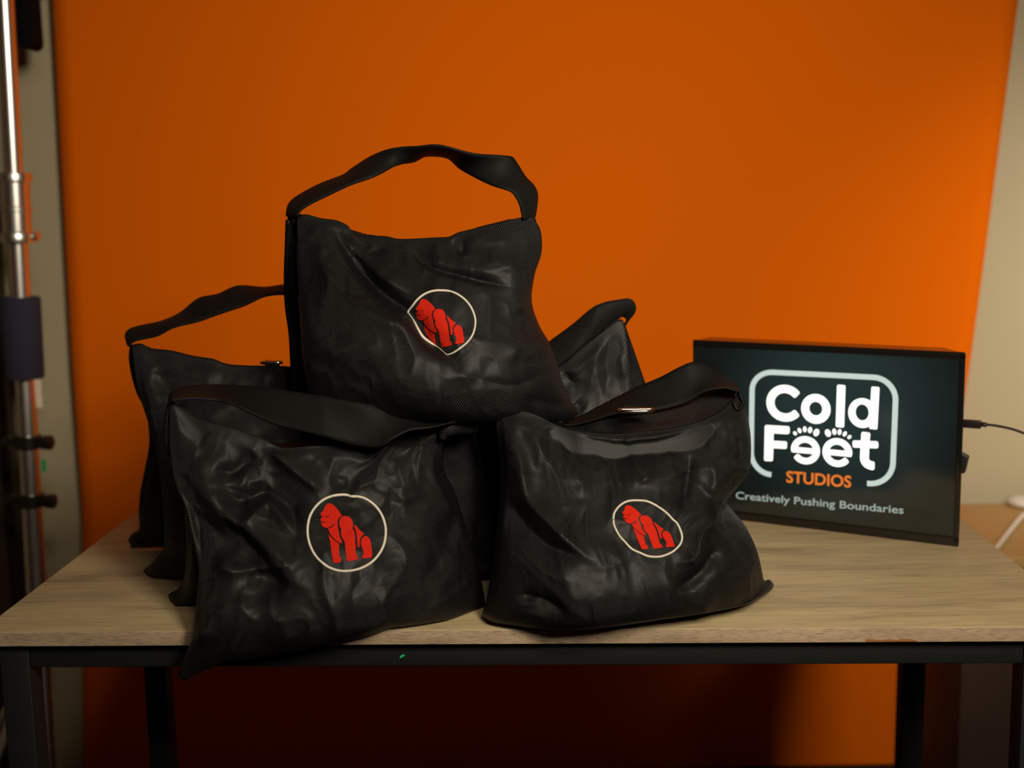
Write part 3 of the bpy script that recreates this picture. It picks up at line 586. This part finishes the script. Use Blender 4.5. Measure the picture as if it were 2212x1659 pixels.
# ---- bag C: on top of the pile
def bag_top():
    r = sandbag(P(940, 915, .15), 'black nylon sandbag standing on top of the pile with its strap arched upright')
    cr = [([(700,478),(723,500),(750,545),(809,622),(877,678),(936,748),(975,775),(1004,820)], -.020, 11, 24),
          ([(655,520),(700,575),(757,650),(830,690),(877,705),(930,770)], .009, 26, 16), ([(735,490),(775,550),(830,600),(890,640)], .008, 22, 14),
          ([(884,524),(899,554),(936,580),(989,595),(1049,610),(1116,621)], -.007, 7, 13), ([(900,540),(950,565),(1020,580),(1100,600)], .004, 12, 12),
          ([(975,515),(995,530),(998,556)], -.007, 9, 9), ([(1000,505),(1050,520),(1110,515)], .005, 12, 12), ([(1050,540),(1090,575),(1130,580)], .004, 12, 14),
          ([(660,500),(690,520),(700,560)], .005, 12, 12), ([(750,487),(768,515),(800,540)], -.006, 10, 14),
          ([(660,590),(720,680),(760,700),(770,760)], .005, 14, 30), ([(700,800),(740,760),(770,745),(830,770)], .005, 20, 26),
          ([(770,850),(800,800),(820,830)], -.004, 16, 16), ([(985,790),(1010,830),(1050,880)], .004, 14, 20),
          ([(1100,620),(1125,660),(1120,740),(1100,800)], .006, 26, 14), ([(1120,660),(1135,710),(1160,750)], -.006, 14, 18),
          ([(1130,860),(1180,870),(1230,885)], -.006, 14, 14)]
    f = pouch('front_pouch', r, (690,905,.085), (1249,893,.125), (1153,470,.15), (641,470,.14),
        [(800,915,.075),(940,918,.07),(1100,916,.08),(1180,912,.095),(1230,908,.11)],
        [(1240,876,.125),(1226,855,.125),(1214,820,.125),(1200,775,.125),(1187,741,.125),(1164,700,.128),(1149,650,.13),(1155,595,.135),(1170,545,.14),(1168,500,.145)],
        [(660,463,.14),(693,471,.14),(727,476,.14),(752,488,.139),(768,507,.138),(832,510,.136),(865,516,.135),(936,513,.135),(970,511,.135),(990,502,.136),(1022,494,.138),(1082,481,.142),(1123,470,.147)],
        [(678,880,.088),(664,830,.09),(655,780,.093),(650,720,.098),(647,660,.105),(644,600,.115),(641,540,.128)],
        .058, .03, 180, 160, 13, cr, rnd=12, vpk=.33, crump=.75)
    rear = pouch('rear_pouch', r, (640,850,.19), (1222,885,.20), (1158,474,.165), (621,468,.155),
        [T(.40,.22,.195),T(.55,.22,.19)], [(1210,830,.20),(1184,755,.195),(1158,695,.19),(1144,648,.185),(1149,595,.18),(1160,545,.17)], [(693,474,.165),(752,494,.168),(832,514,.17),(936,516,.17),(1022,500,.168),(1100,480,.167)],
        [(634,800,.19),(630,740,.187),(623,680,.185),(618,630,.18),(619,570,.17),(622,520,.16)],
        .025, .035, 90, 80, 23, rnd=14, vpk=.33)
    sheet('top_panel', r, f['T'][6:-4:3], catmull(rear['T'], len(f['T'][6:-4:3])), M['nylon'], .004, seed=9)
    ribbon('strap', r,
        [(619,468),(620,455),(626,438),(649,420),(693,397),(742,378),(761,364),(806,336),(854,319),(899,317),(948,314),(1004,328),(1037,334),(1101,337),(1112,345),(1135,382),(1153,401),(1161,423),(1157,461),(1154,472)],
        [(645,468),(646,459),(655,450),(675,438),(712,420),(757,399),(806,382),(862,356),(895,349),(921,337),(966,341),(992,363),(1022,382),(1060,399),(1101,412),(1114,425),(1122,440),(1126,455),(1128,466),(1130,475)],
        [(0,.148),(.2,.155),(.5,.165),(.8,.16),(1,.155)], .05, [1, 1, 1, -1, -1, 1, .5], arch=.002)
    v, ff = tube([P(622,476,.147),P(620,540,.16),P(618,600,.168),P(620,660,.178),P(628,720,.18),P(632,790,.18),P(636,850,.18)], .0032, 10, 50, flat=.6); mesh('side_binding', v, ff, M['webbing'], r, uv=np.zeros((len(v), 2)))
    v, ff = join((boxv(P(644,640,.105), EX*.0015, EY*.004, -EZ*.018), BF)); mesh('care_tag', v, ff, M['cord'], r, smooth=False)
    o = (860, 610); k = 9.758; Z = lambda L: [(o[0]+x/k, o[1]+y/k) for x, y in L]
    Mx = affine([(540,285),(870,1375),(1330,1310)], Z([(540,355),(930,1365),(1387,1280)]))
    pol = [xf(Mx, g) for g in GOR]
    pol[1] = Z([(545,925),(600,985),(680,1040),(760,1080),(775,1200),(790,1280),(825,1330),(760,1275),(650,1160),(600,1080),(570,1000)])
    patch('gorilla_emblem', f, pol, r, M['thread_red'], holes=[xf(Mx, EYE)])['label'] = 'red embroidered gorilla'
    ring = [(205,640),(225,590),(290,510),(400,370),(520,270),(650,205),(780,175),(920,170),(1080,185),(1230,240),(1380,340),(1500,470),(1580,620),(1625,780),(1620,930),(1580,1080),(1510,1200),(1420,1300),(1290,1400),(1150,1490),(1040,1525),(990,1500),(940,1455),(870,1390),(780,1330),(640,1240),(520,1140),(420,980),(350,850),(290,750),(225,660)]
    wd = [4.4]*20+[4.2,3,1.6,2.2,4,4.6,4.6,4,3,1.5,3]
    ringpatch('emblem_ring', f, Z(ring), wd, r, M['thread_white'])['label'] = 'cream embroidered ring creased along one side'
bag_top()

# ---- bag D: back left
def bag_back_left():
    r = sandbag(P(500, 1230, .24), 'black nylon sandbag at the back left of the pile, its strap rising to the right')
    cr = [([(330,790),(370,850),(400,900)], -.007, 16, 16), ([(300,800),(330,880),(345,960)], .006, 18, 18), ([(340,760),(400,800),(480,830)], .005, 14, 18)]
    f = pouch('front_pouch', r, (309,1232,'t'), T(.50,.26,.002), T(.50,.25,.205), (282,745,.25),
        [(330,1245,'t'),(398,1249,'t'),(520,1252,'t')], [], [(305,742,.25),(327,752,.25),(371,757,.25),(416,768,.25),(461,775,.25),(487,785,.25),(528,789,.25),(630,792,.25),(700,810,.25)],
        [(327,1216,.215),(352,1186,.22),(356,1140,.22),(350,1060,.225),(338,980,.23),(322,920,.235),(306,870,.24),(291,820,.245)],
        .05, .03, 120, 100, 14, cr, rnd=24)
    rear = pouch('rear_pouch', r, (277,1164,.35), T(.50,.36,.002), T(.49,.29,.205), (280,748,.265),
        [(286,1177,'t'),(354,1183,'t')], [], [(330,757,.28),(416,772,.29),(490,790,.29),(600,800,.29)],
        [(287,1151,.345),(302,1140,.34),(300,1100,.34),(303,1060,.335),(313,1010,.33),(322,959,.32),(320,919,.31),(314,885,.30),(296,852,.285),(284,812,.275),(278,775,.27)],
        .02, .03, 80, 70, 24, rnd=14)
    sheet('top_panel', r, f['T'][2::2], catmull(rear['T'], len(f['T'][2::2])), M['nylon'], .004, seed=10)
    ribbon('strap', r,
        [(279,745),(272,732),(273,718),(291,707),(349,694),(389,676),(429,645),(470,636),(514,618),(572,621),(617,616),(680,622),(740,660),(780,730),(785,800)],
        [(283,748),(281,745),(293,736),(340,725),(376,707),(429,694),(474,678),(528,660),(572,640),(617,636),(660,644),(715,680),(745,740),(752,800)],
        [(0,.262),(.3,.265),(1,.27)], .05, 1, arch=.002)
    c = P(588, 786, .272); dring(r, c+EZ*.002, .0135, .006)
    ribbon('d_ring_keeper', r, [(572,780),(588,781),(604,781)], [(572,790),(588,791),(604,791)], [(0,.27),(1,.27)], .018, 1, n=20, th=.003)
bag_back_left()

# ---- bag E: back right
def bag_back_right():
    r = sandbag(P(1180, 1200, .26), 'black nylon sandbag at the back right, mostly hidden, strap folded to a peak')
    cr = [([(1300,720),(1285,780),(1270,860)], .006, 12, 20), ([(1330,720),(1320,790),(1300,870)], -.006, 12, 14), ([(1340,760),(1350,820)], .004, 10, 10),
          ([(1215,800),(1235,825),(1255,830)], -.006, 8, 8), ([(1215,790),(1245,800),(1290,760)], .005, 10, 12), ([(1240,870),(1262,885)], -.006, 10, 10)]
    f = pouch('front_pouch', r, T(.505,.27,.002), (1395,1190,'t'), (1346,692,.275), T(.515,.265,.205),
        [], [(1394,1120,.24),(1388,1000,.25),(1378,900,.262),(1369,839,.265),(1362,780,.268),(1355,725,.272)], [T(.60,.265,.20),(1150,790,.268),(1204,783,.27),(1240,758,.27),(1290,722,.272),(1330,692,.274)],
        [], .045, .03, 120, 110, 15, cr, rnd=18)
    rear = pouch('rear_pouch', r, T(.53,.37,.002), T(.83,.37,.002), (1350,700,.29), T(.52,.31,.205),
        [], [], [T(.60,.31,.205),(1204,800,.30),(1290,740,.295)], [], .02, .03, 70, 60, 25, rnd=12)
    sheet('top_panel', r, f['T'][2::2], catmull(rear['T'], len(f['T'][2::2])), M['nylon'], .003, seed=11)
    ribbon('strap', r,
        [(1110,800),(1150,768),(1187,738),(1237,701),(1280,665),(1305,653),(1330,648),(1352,645),(1362,646),(1371,654),(1374,666),(1371,677),(1361,690),(1352,703)],
        [(1110,850),(1150,830),(1204,792),(1240,765),(1288,726),(1308,706),(1325,694),(1335,683),(1345,684),(1352,688),(1352,694),(1350,698),(1346,702),(1342,706)],
        [(0,.27),(.45,.268),(.62,.268),(.75,.275),(1,.285)], .05, [1,1,1,1,.2,-.2,0], n=120, arch=.003)
bag_back_right()

# ------------------------------------------------------------------ light-up sign
BRp = hit(2070, 1182, (0, 0, TOPZ), EZ); BLp = hit(1500, 1112, (0, 0, TOPZ), EZ)
SX = (BRp-BLp)/np.linalg.norm(BRp-BLp); SY = np.array([-SX[1], SX[0], 0.]); SO = BLp+EZ*.0005
SW, SH, SDp = .372, .2555, .05
S0 = SO-SX*.0035
def S(x, y, z=0.): return S0+SX*x+EZ*y+SY*z
def sbox(name, x0, x1, y0, y1, z0, z1, m, parent, bevel=0): return box(name, S(x0, y0, z0), SX*(x1-x0), SY*(z1-z0), EZ*(y1-y0), m, parent, bevel)
def sign():
    r = thing('light_box_sign', S(SW/2, 0, SDp/2), 'black light box sign with glowing white lettering at the right of the table', 'light box')
    v = [S(.001, .001, .003), S(SW-.001, .001, .003), S(SW-.034, .006, SDp), S(.004, .006, SDp), S(.001, SH-.001, .003), S(SW-.001, SH-.001, .003), S(SW-.034, SH-.001, SDp), S(.004, SH-.001, SDp)]
    mesh('case', v, BF, M['gloss_black'], r, bevel=.003)
    # face: dark panel within a slim rim
    m = .0; v = boxv(S(.004, .006, .0012), SX*(SW-.008), SY*.0025, EZ*(SH-.011))
    uv = [(0, 0), (1, 0), (1, 0), (0, 0), (0, 1), (1, 1), (1, 1), (0, 1)]
    uv = [(a-.0, b*.7) for a, b in uv]
    face = mesh('face_panel', v, BF, M['sign_face'], r, smooth=False, uv=uv)
    for nm, (a, b, c, d) in dict(rim_bottom=(0, SW, 0, .0125), rim_top=(0, SW, SH-.0095, SH), rim_left=(0, .005, .004, SH-.003), rim_right=(SW-.007, SW, .004, SH-.003)).items():
        sbox('face_rim', a, b, c, d, -.0005, .005, M['gloss_black'], r, .0012)
    K = lambda x, y: (x/1000+.0035, (y)/1000)                    # traced in mm on the face
    def plate(name, loops, m, holes=(), z=.0004, parent=r):
        """flat lettering, thin"""
        parts = []
        for i, lp in enumerate(loops):
            hs = holes[i] if i < len(holes) else []
            pts = [Vector(K(*q)) for q in lp]; ed = [(j, (j+1) % len(lp)) for j in range(len(lp))]
            for h in hs:
                s0 = len(pts); pts += [Vector(K(*q)) for q in h]; ed += [(s0+j, s0+(j+1) % len(h)) for j in range(len(h))]
            vo, eo, fo, *_ = delaunay_2d_cdt(pts, ed, [], 0, 1e-7)
            lpk = [K(*q) for q in lp]; hk = [[K(*q) for q in h] for h in hs]
            fs = [list(f) for f in fo if inside(sum((vo[k] for k in f), Vector((0, 0)))/len(f), lpk) and not any(inside(sum((vo[k] for k in f), Vector((0, 0)))/len(f), h) for h in hk)]
            n = len(vo); top = [S(q[0], q[1], z) for q in vo]; bot = [S(q[0], q[1], z+.0012) for q in vo]
            cnt = {(f[k], f[(k+1) % len(f)]) for f in fs for k in range(len(f))}
            F2 = [tuple(f) for f in fs]+[(b, a, a+n, b+n) for a, b in cnt if (b, a) not in cnt]
            parts.append((np.array(top+bot), F2))
        v, f = join(*parts); return mesh(name, v, f, m, parent, smooth=False)
    def arc(cx, cy, rx, ry, a0, a1, n=40):
        return [(cx+rx*math.cos(math.radians(a0+(a1-a0)*i/n)), cy+ry*math.sin(math.radians(a0+(a1-a0)*i/n))) for i in range(n+1)]
    def stroke(line, w_, cap=0.0, n=None, rr=None):
        """constant-width outline around a centre line, round or butt ends"""
        c = np.array(line, float); t = np.gradient(c, axis=0); t /= np.linalg.norm(t, axis=1)[:, None]+1e-12; nn = np.stack([-t[:, 1], t[:, 0]], -1)
        A = c+nn*w_/2; B = c-nn*w_/2
        q = cap*w_
        if q > 0:                                              # rounded-corner ends
            e1 = []; e0 = []
            for k in range(7):
                a = math.pi/2*k/6
                e1.append(c[-1]+nn[-1]*(w_/2-q+q*math.cos(a))+t[-1]*(q*math.sin(a)))
            for k in range(7):
                a = math.pi/2*(1-k/6)
                e1.append(c[-1]-nn[-1]*(w_/2-q+q*math.cos(a))+t[-1]*(q*math.sin(a)))
            for k in range(7):
                a = math.pi/2*k/6
                e0.append(c[0]-nn[0]*(w_/2-q+q*math.cos(a))-t[0]*(q*math.sin(a)))
            for k in range(7):
                a = math.pi/2*(1-k/6)
                e0.append(c[0]+nn[0]*(w_/2-q+q*math.cos(a))-t[0]*(q*math.sin(a)))
            return [tuple(x) for x in list(A[1:-1])+e1+list(B[1:-1][::-1])+e0]
        return [tuple(x) for x in list(A)+list(B[::-1])]
    lin = lambda *p: [tuple(x) for x in catmull(np.array(p, float), 14)]
    W8 = 11.2
    # frame
    ln = [(114, 70)]+arc(112, 99, 26.5, 29, 262, 180, 14)+[(85, 130), (84.5, 150)]
    ln = [(114.5, 70.5)]+[(x, y) for x, y in arc(114, 100, 29, 29.5, 262, 180, 16)]+[(85, 160)]+arc(115, 189, 29.8, 26.2, 180, 90, 16)+[(180, 215.9)]+[(x, y) for x, y in arc(253, 187.5, 29.5, 29, 90, 0, 16)]+[(282, 140)]+arc(250, 103, 31.5, 31, 0, -90, 16)+[(248, 72)]
    plate('frame_outline', [stroke(resamp(ln, 150), 7.2, 0)], M['sign_pale'])['label'] = 'pale rounded frame line'
    # Cold
    plate('letter', [stroke(arc(132.8, 173.2, 20.9, 20.0, 43, 317), W8, .25)], M['sign_white'])
    plate('letter', [arc(176, 168.4, 20.2, 20.5, 0, 360, 60)[:-1]], M['sign_white'], [[arc(176, 168.8, 9.2, 9.5, 0, 360, 40)[:-1]]])
    plate('letter', [stroke(lin((209.6, 147.7), (210.2, 201.6)), 11.2, .18)], M['sign_white'])
    plate('letter', [arc(239.4, 167.4, 18.9, 20.1, 0, 360, 60)[:-1], stroke(lin((254.4, 148.6), (255.8, 202)), 10.6, .18)], M['sign_white'],
          [[arc(239.1, 168.2, 8.9, 11.0, 0, 360, 40)[:-1]], []], z=.0004)
    # Feet
    Fp = [(104.0, 91.2), (105.2, 89.4), (115.0, 89.8), (116.4, 91.4), (116.9, 108.6), (134.6, 109.2), (136.2, 110.8), (136.4, 118.0), (134.8, 119.6), (116.9, 119.0), (117.0, 129.6), (137.6, 130.2), (139.6, 132.0), (139.8, 139.2), (138.0, 141.2), (106.2, 140.5), (104.4, 138.8)]
    plate('letter', [Fp], M['sign_white'])
    def letter_e(cx, cy, rx, ry, flip):
        g = -1 if flip else 1; X = lambda L: [(cx+g*(x), cy+y) for x, y in L]
        st = 8.8
        cl = arc(0, 0, rx-st/2, ry-st/2, 2, 318, 60); bar = [(-rx+6, 3.4), (rx-1, 3.4), (rx-.2, -1), (rx-1.2, -4.3), (-rx+6, -4.3)]
        lp = X(stroke(cl, st, .3)); bb = X(bar)
        if flip: lp = lp[::-1]; bb = bb[::-1]
        return [lp, bb]
    for a in (letter_e(162.6, 109.7, 20.2, 19.6, True), letter_e(206.8, 110.5, 20.2, 19.8, False)):
        plate('letter', a, M['sign_white'], z=.0004)
    plate('letter', [stroke(resamp([(244.6, 139.4), (244.0, 125), (243.6, 108)]+arc(254, 106.5, 10.4, 9.6, 190, 275, 10), 40), 11.6, .2), stroke(lin((229.8, 124.4), (259, 125.8)), 9.6, .25)], M['sign_white'])
    # toes
    for cx, cy, a, b, rot in ((147.6,131.9,2.5,3.3,42),(153.9,136.2,2.6,4.1,26),(161.2,138.6,2.7,4.5,6),(168.6,138.2,3.0,4.7,-8),(177.4,135.4,4.2,5.8,-22),
                              (193.4,136.0,4.2,5.8,22),(202.1,138.6,3.0,4.7,8),(209.3,138.8,2.7,4.5,-6),(216.4,136.8,2.6,4.1,-26),(222.8,133.0,2.5,3.3,-42)):
        ca, sa = math.cos(math.radians(rot)), math.sin(math.radians(rot))
        plate('toe', [[(cx+.9*(a*math.cos(k)*ca-b*math.sin(k)*sa), cy+.3+.9*(a*math.cos(k)*sa+b*math.sin(k)*ca)) for k in np.linspace(0, 2*math.pi, 24, endpoint=False)]], M['sign_white'])
    # small lines of text in the built-in sans face, thickened
    def text(name, body, x0, y0, x1, y1, h, m, off):
        cu = bpy.data.curves.new(name, 'FONT'); cu.body = body; cu.size = 1; cu.offset = off; cu.resolution_u = 4
        tmp = bpy.data.objects.new(name, cu); COL.objects.link(tmp)
        dg = bpy.context.evaluated_depsgraph_get(); me = bpy.data.meshes.new_from_object(tmp.evaluated_get(dg))
        V = np.array([v_.co[:] for v_ in me.vertices]); Fs = [tuple(p_.vertices) for p_ in me.polygons]
        bpy.data.objects.remove(tmp); bpy.data.meshes.remove(me)
        capb = 0; 
        ux = (V[:, 0]-V[:, 0].min())/(V[:, 0].max()-V[:, 0].min()); sc_ = h/.729
        yy = V[:, 1]*sc_
        Q = np.array([S(K(x0+(x1-x0)*a, 0)[0], K(0, y0+(y1-y0)*a+b)[1], .0003) for a, b in zip(ux, yy)])
        mesh(name, Q, Fs, m, r, smooth=False)
    text('studio_lettering', 'STUDIOS', 136.4, 62.2, 226.8, 64.2, 16.6, M['sign_orange'], .022)
    text('tagline_lettering', 'Creatively Pushing Boundaries', 62.9, 30.4, 297.2, 35.8, 10.9, M['sign_grey'], .012)
    # rocker switch on the side
    v = np.array([S(SW-.014, .128, .010), S(SW+.006, .118, .010), S(SW+.002, .096, .010), S(SW-.014, .092, .010)]); v = np.vstack([v, v+SY*.012])
    mesh('power_switch', v, [(3, 2, 1, 0), (4, 5, 6, 7), (0, 1, 5, 4), (1, 2, 6, 5), (2, 3, 7, 6), (3, 0, 4, 7)], M['black_plastic'], r, bevel=.0008)
    # usb plug and lead: its own thing
    pl = thing('power_cable', S(SW, .161, .018), 'thin black power lead plugged into the side of the light box', 'cable')
    d = SX
    box('plug', S(SW-.006, .1555, .0125), SX*.0255, SY*.008, EZ*.0105, M['black_plastic'], pl, .0015)
    v, f = tube([S(SW+.019, .161, .018), S(SW+.026, .1608, .018)], .0030, 14, 4); mesh('strain_relief', v, f, M['black_plastic'], pl)
    v, f = tube([S(SW+.022, .161, .018), S(SW+.036, .1607, .018), S(SW+.06, .157, .018), S(SW+.085, .147, .02), S(SW+.11, .128, .03), S(SW+.14, .085, .06), S(SW+.17, .0, .12), S(SW+.19, -.13, .2)], .0016, 12, 60); mesh('lead', v, f, M['cord'], pl)
def resamp(pts, n):
    p = np.array(pts, float); s = np.r_[0, np.cumsum(np.linalg.norm(np.diff(p, axis=0), axis=1))]; k = np.r_[True, np.diff(s) > 1e-6]; p = p[k]; s = s[k]
    si = np.linspace(0, s[-1], n); return [tuple(q) for q in np.stack([np.interp(si, s, p[:, i]) for i in range(2)], -1)]
sign()

# ------------------------------------------------------------------ behind, right: low wooden cabinet with a white lead
def at(x, y, Y): return hit(x, y, (0, Y, 0), (0, 1, 0))
cab = thing('low_cabinet', (1.5, 2.2, 0), 'low wooden cabinet against the wall right of the orange backdrop', 'cabinet')
cx0 = at(2063, 1460, 2.16)[0]; ctz = .575
box('cabinet_top', (cx0-.012, 2.10, ctz-.022), (1.35, 0, 0), (0, .375, 0), (0, 0, .022), M['oak'], cab, .002)
box('cabinet_body', (cx0, 2.13, .0), (1.32, 0, 0), (0, .34, 0), (0, 0, ctz-.0225), M['dark_wood'], cab, .002)
onc = lambda x, y: hit(x, y, (0, 0, ctz+.0062), (0, 0, 1))
v, f = tube([onc(2330, 1050), onc(2270, 1075), onc(2212, 1112), onc(2180, 1148), onc(2147, 1190), onc(2120, 1212)], .0048, 14, 60)
mesh('white_cable', v, f, M['white_plastic'])
tag(bpy.data.objects['white_cable'], 'thick white cable crossing the low wooden cabinet', 'cable')
c = onc(2225, 1098)+np.array([.012, .05, 0]); c[2] = ctz+.001; v, f = join(lathe(c, (0, 0, 1), [(0, .018), (0, .034), (.004, .038), (.010, .036), (.013, .020), (.013, .004)]))
tag(mesh('power_adapter', v, f, M['white_plastic']), 'round white adapter lying on the low cabinet', 'adapter')
# dark cloth hanging at the cabinet's left side
# ------------------------------------------------------------------ behind, left: backdrop stand, dark door, hanging clamp
def stand():
    top = at(9, -60, 2.30); a = at(9, 0, 2.30); b = at(77, 1250, 2.30); ax = (a-b)/np.linalg.norm(a-b)
    base = b-ax*(b[2]/ax[2]); base[2] = 0.0
    zz = lambda y: (at(0, y, 2.30)[2])/ax[2]
    r = thing('backdrop_stand', base, 'chrome light stand at the left edge holding the backdrop', 'light stand')
    v, f = lathe(base, ax, [(zz(520), .0165), (2.30, .0165)]); v2, f2 = lathe(base, ax, [(.12, .0185), (zz(515), .0185)])
    mesh('upper_tube', v, f, M['chrome'], r); mesh('lower_tube', v2, f2, M['chrome'], r)
    h0, h1 = zz(524), zz(374)
    prof = [(h0, .020), (h0, .031), (h0+.010, .033), (h0+.018, .030), (h0+.020, .0265), (h0+.055, .0265), (h0+.057, .029), (h0+.063, .029), (h0+.065, .0265), (h1-.018, .0265), (h1-.016, .031), (h1-.006, .032), (h1, .030), (h1, .018)]
    v, f = lathe(base, ax, prof); mesh('locking_collar', v, f, M['chrome'], r)
    v, f = lathe(base+ax*(h0+.011)+np.array([.03, 0, 0]), (1, -.1, 0), [(-.003, .004), (.004, .009), (.010, .009), (.012, .004)]); mesh('collar_screw', v, f, M['chrome'], r)
    g0, g1 = zz(818), zz(642); v, f = lathe(base, ax, [(g0, .018), (g0, .033), (g0+.004, .0355), (g1-.004, .0355), (g1, .033), (g1, .018)]); mesh('foam_grip', v, f, M['foam'], r)
    for y in (955, 1081):
        h = zz(y); p = base+ax*h
        q = join(lathe(p-ax*.012, ax, [(0, .018), (0, .024), (.024, .024), (.024, .018)]),
                 lathe(p+np.array([-.048, 0, 0]), (1, 0, 0), [(0, .008), (.002, .013), (.012, .013), (.016, .006), (.030, .006)]),
                 lathe(p+np.array([.018, -.01, 0]), (1, -.15, .0), [(0, .006), (.012, .006), (.014, .013), (.030, .014), (.033, .010)]))
        mesh('clamp', q[0], q[1], M['black_plastic'], r)
    lb = at(83, 850, 2.27); box('paper_tag', lb-np.array([.006, 0, .026]), (.012, 0, 0), (0, .001, 0), (0, 0, .052), M['label'], r)['label'] = 'small pale paper tag'
    lb = at(94, 1006, 2.27); box('green_tab', lb-np.array([.004, 0, .012]), (.008, 0, 0), (0, .002, 0), (0, 0, .024), M['green'], r)['label'] = 'small green tab'
    for k in range(3):
        a = math.radians((125, 180, 235)[k]); d = np.array([math.cos(a), math.sin(a), 0])*.72
        v, f = tube([base+ax*.34+d*.02, base+d*.14+np.array([0, 0, .18]), base+d*.26+np.array([0, 0, .012])], .009, 12, 16); mesh('leg', v, f, M['chrome'], r)
stand()
for o in [o for o in bpy.data.objects if o.parent and o.parent.name == 'backdrop_stand']:
    e = o.modifiers.new('edge_split', 'EDGE_SPLIT'); e.split_angle = math.radians(32)
dr = thing('wooden_door', (-1.3, 2.49, 0), 'dark brown wooden door panel behind the light stand at the left edge', 'door')
x1 = at(14, 900, 2.49)[0]
box('door_panel', (-1.85, 2.49, .01), (x1+1.85, 0, 0), (0, .045, 0), (0, 0, 2.05), M['dark_wood'], dr, .003)
box('door_frame', (x1-.055, 2.475, .01), (.04, 0, 0), (0, .014, 0), (0, 0, 2.04), M['dark_wood'], dr, .003)
# black clamp lamp hanging above the stand
p0 = at(25, -40, 2.34); p1 = at(68, 104, 2.34)
def hanging():
    r = thing('hanging_speaker', ((p0[0]+p1[0])/2, 2.36, p1[2]), 'rounded black speaker hanging at the top left behind the stand', 'speaker')
    w_ = p1[0]-p0[0]; v = boxv((p0[0], 2.34, p1[2]), (w_, 0, 0), (0, .075, 0), (0, 0, .24))
    mesh('speaker_body', v, BF, M['foam_black'], r, bevel=.022)
    box('bracket', (p0[0]-.028, 2.40, p1[2]+.12), (.03, 0, 0), (0, WY-2.40, 0), (0, 0, .03), M['black_metal'], r, .002)
hanging()
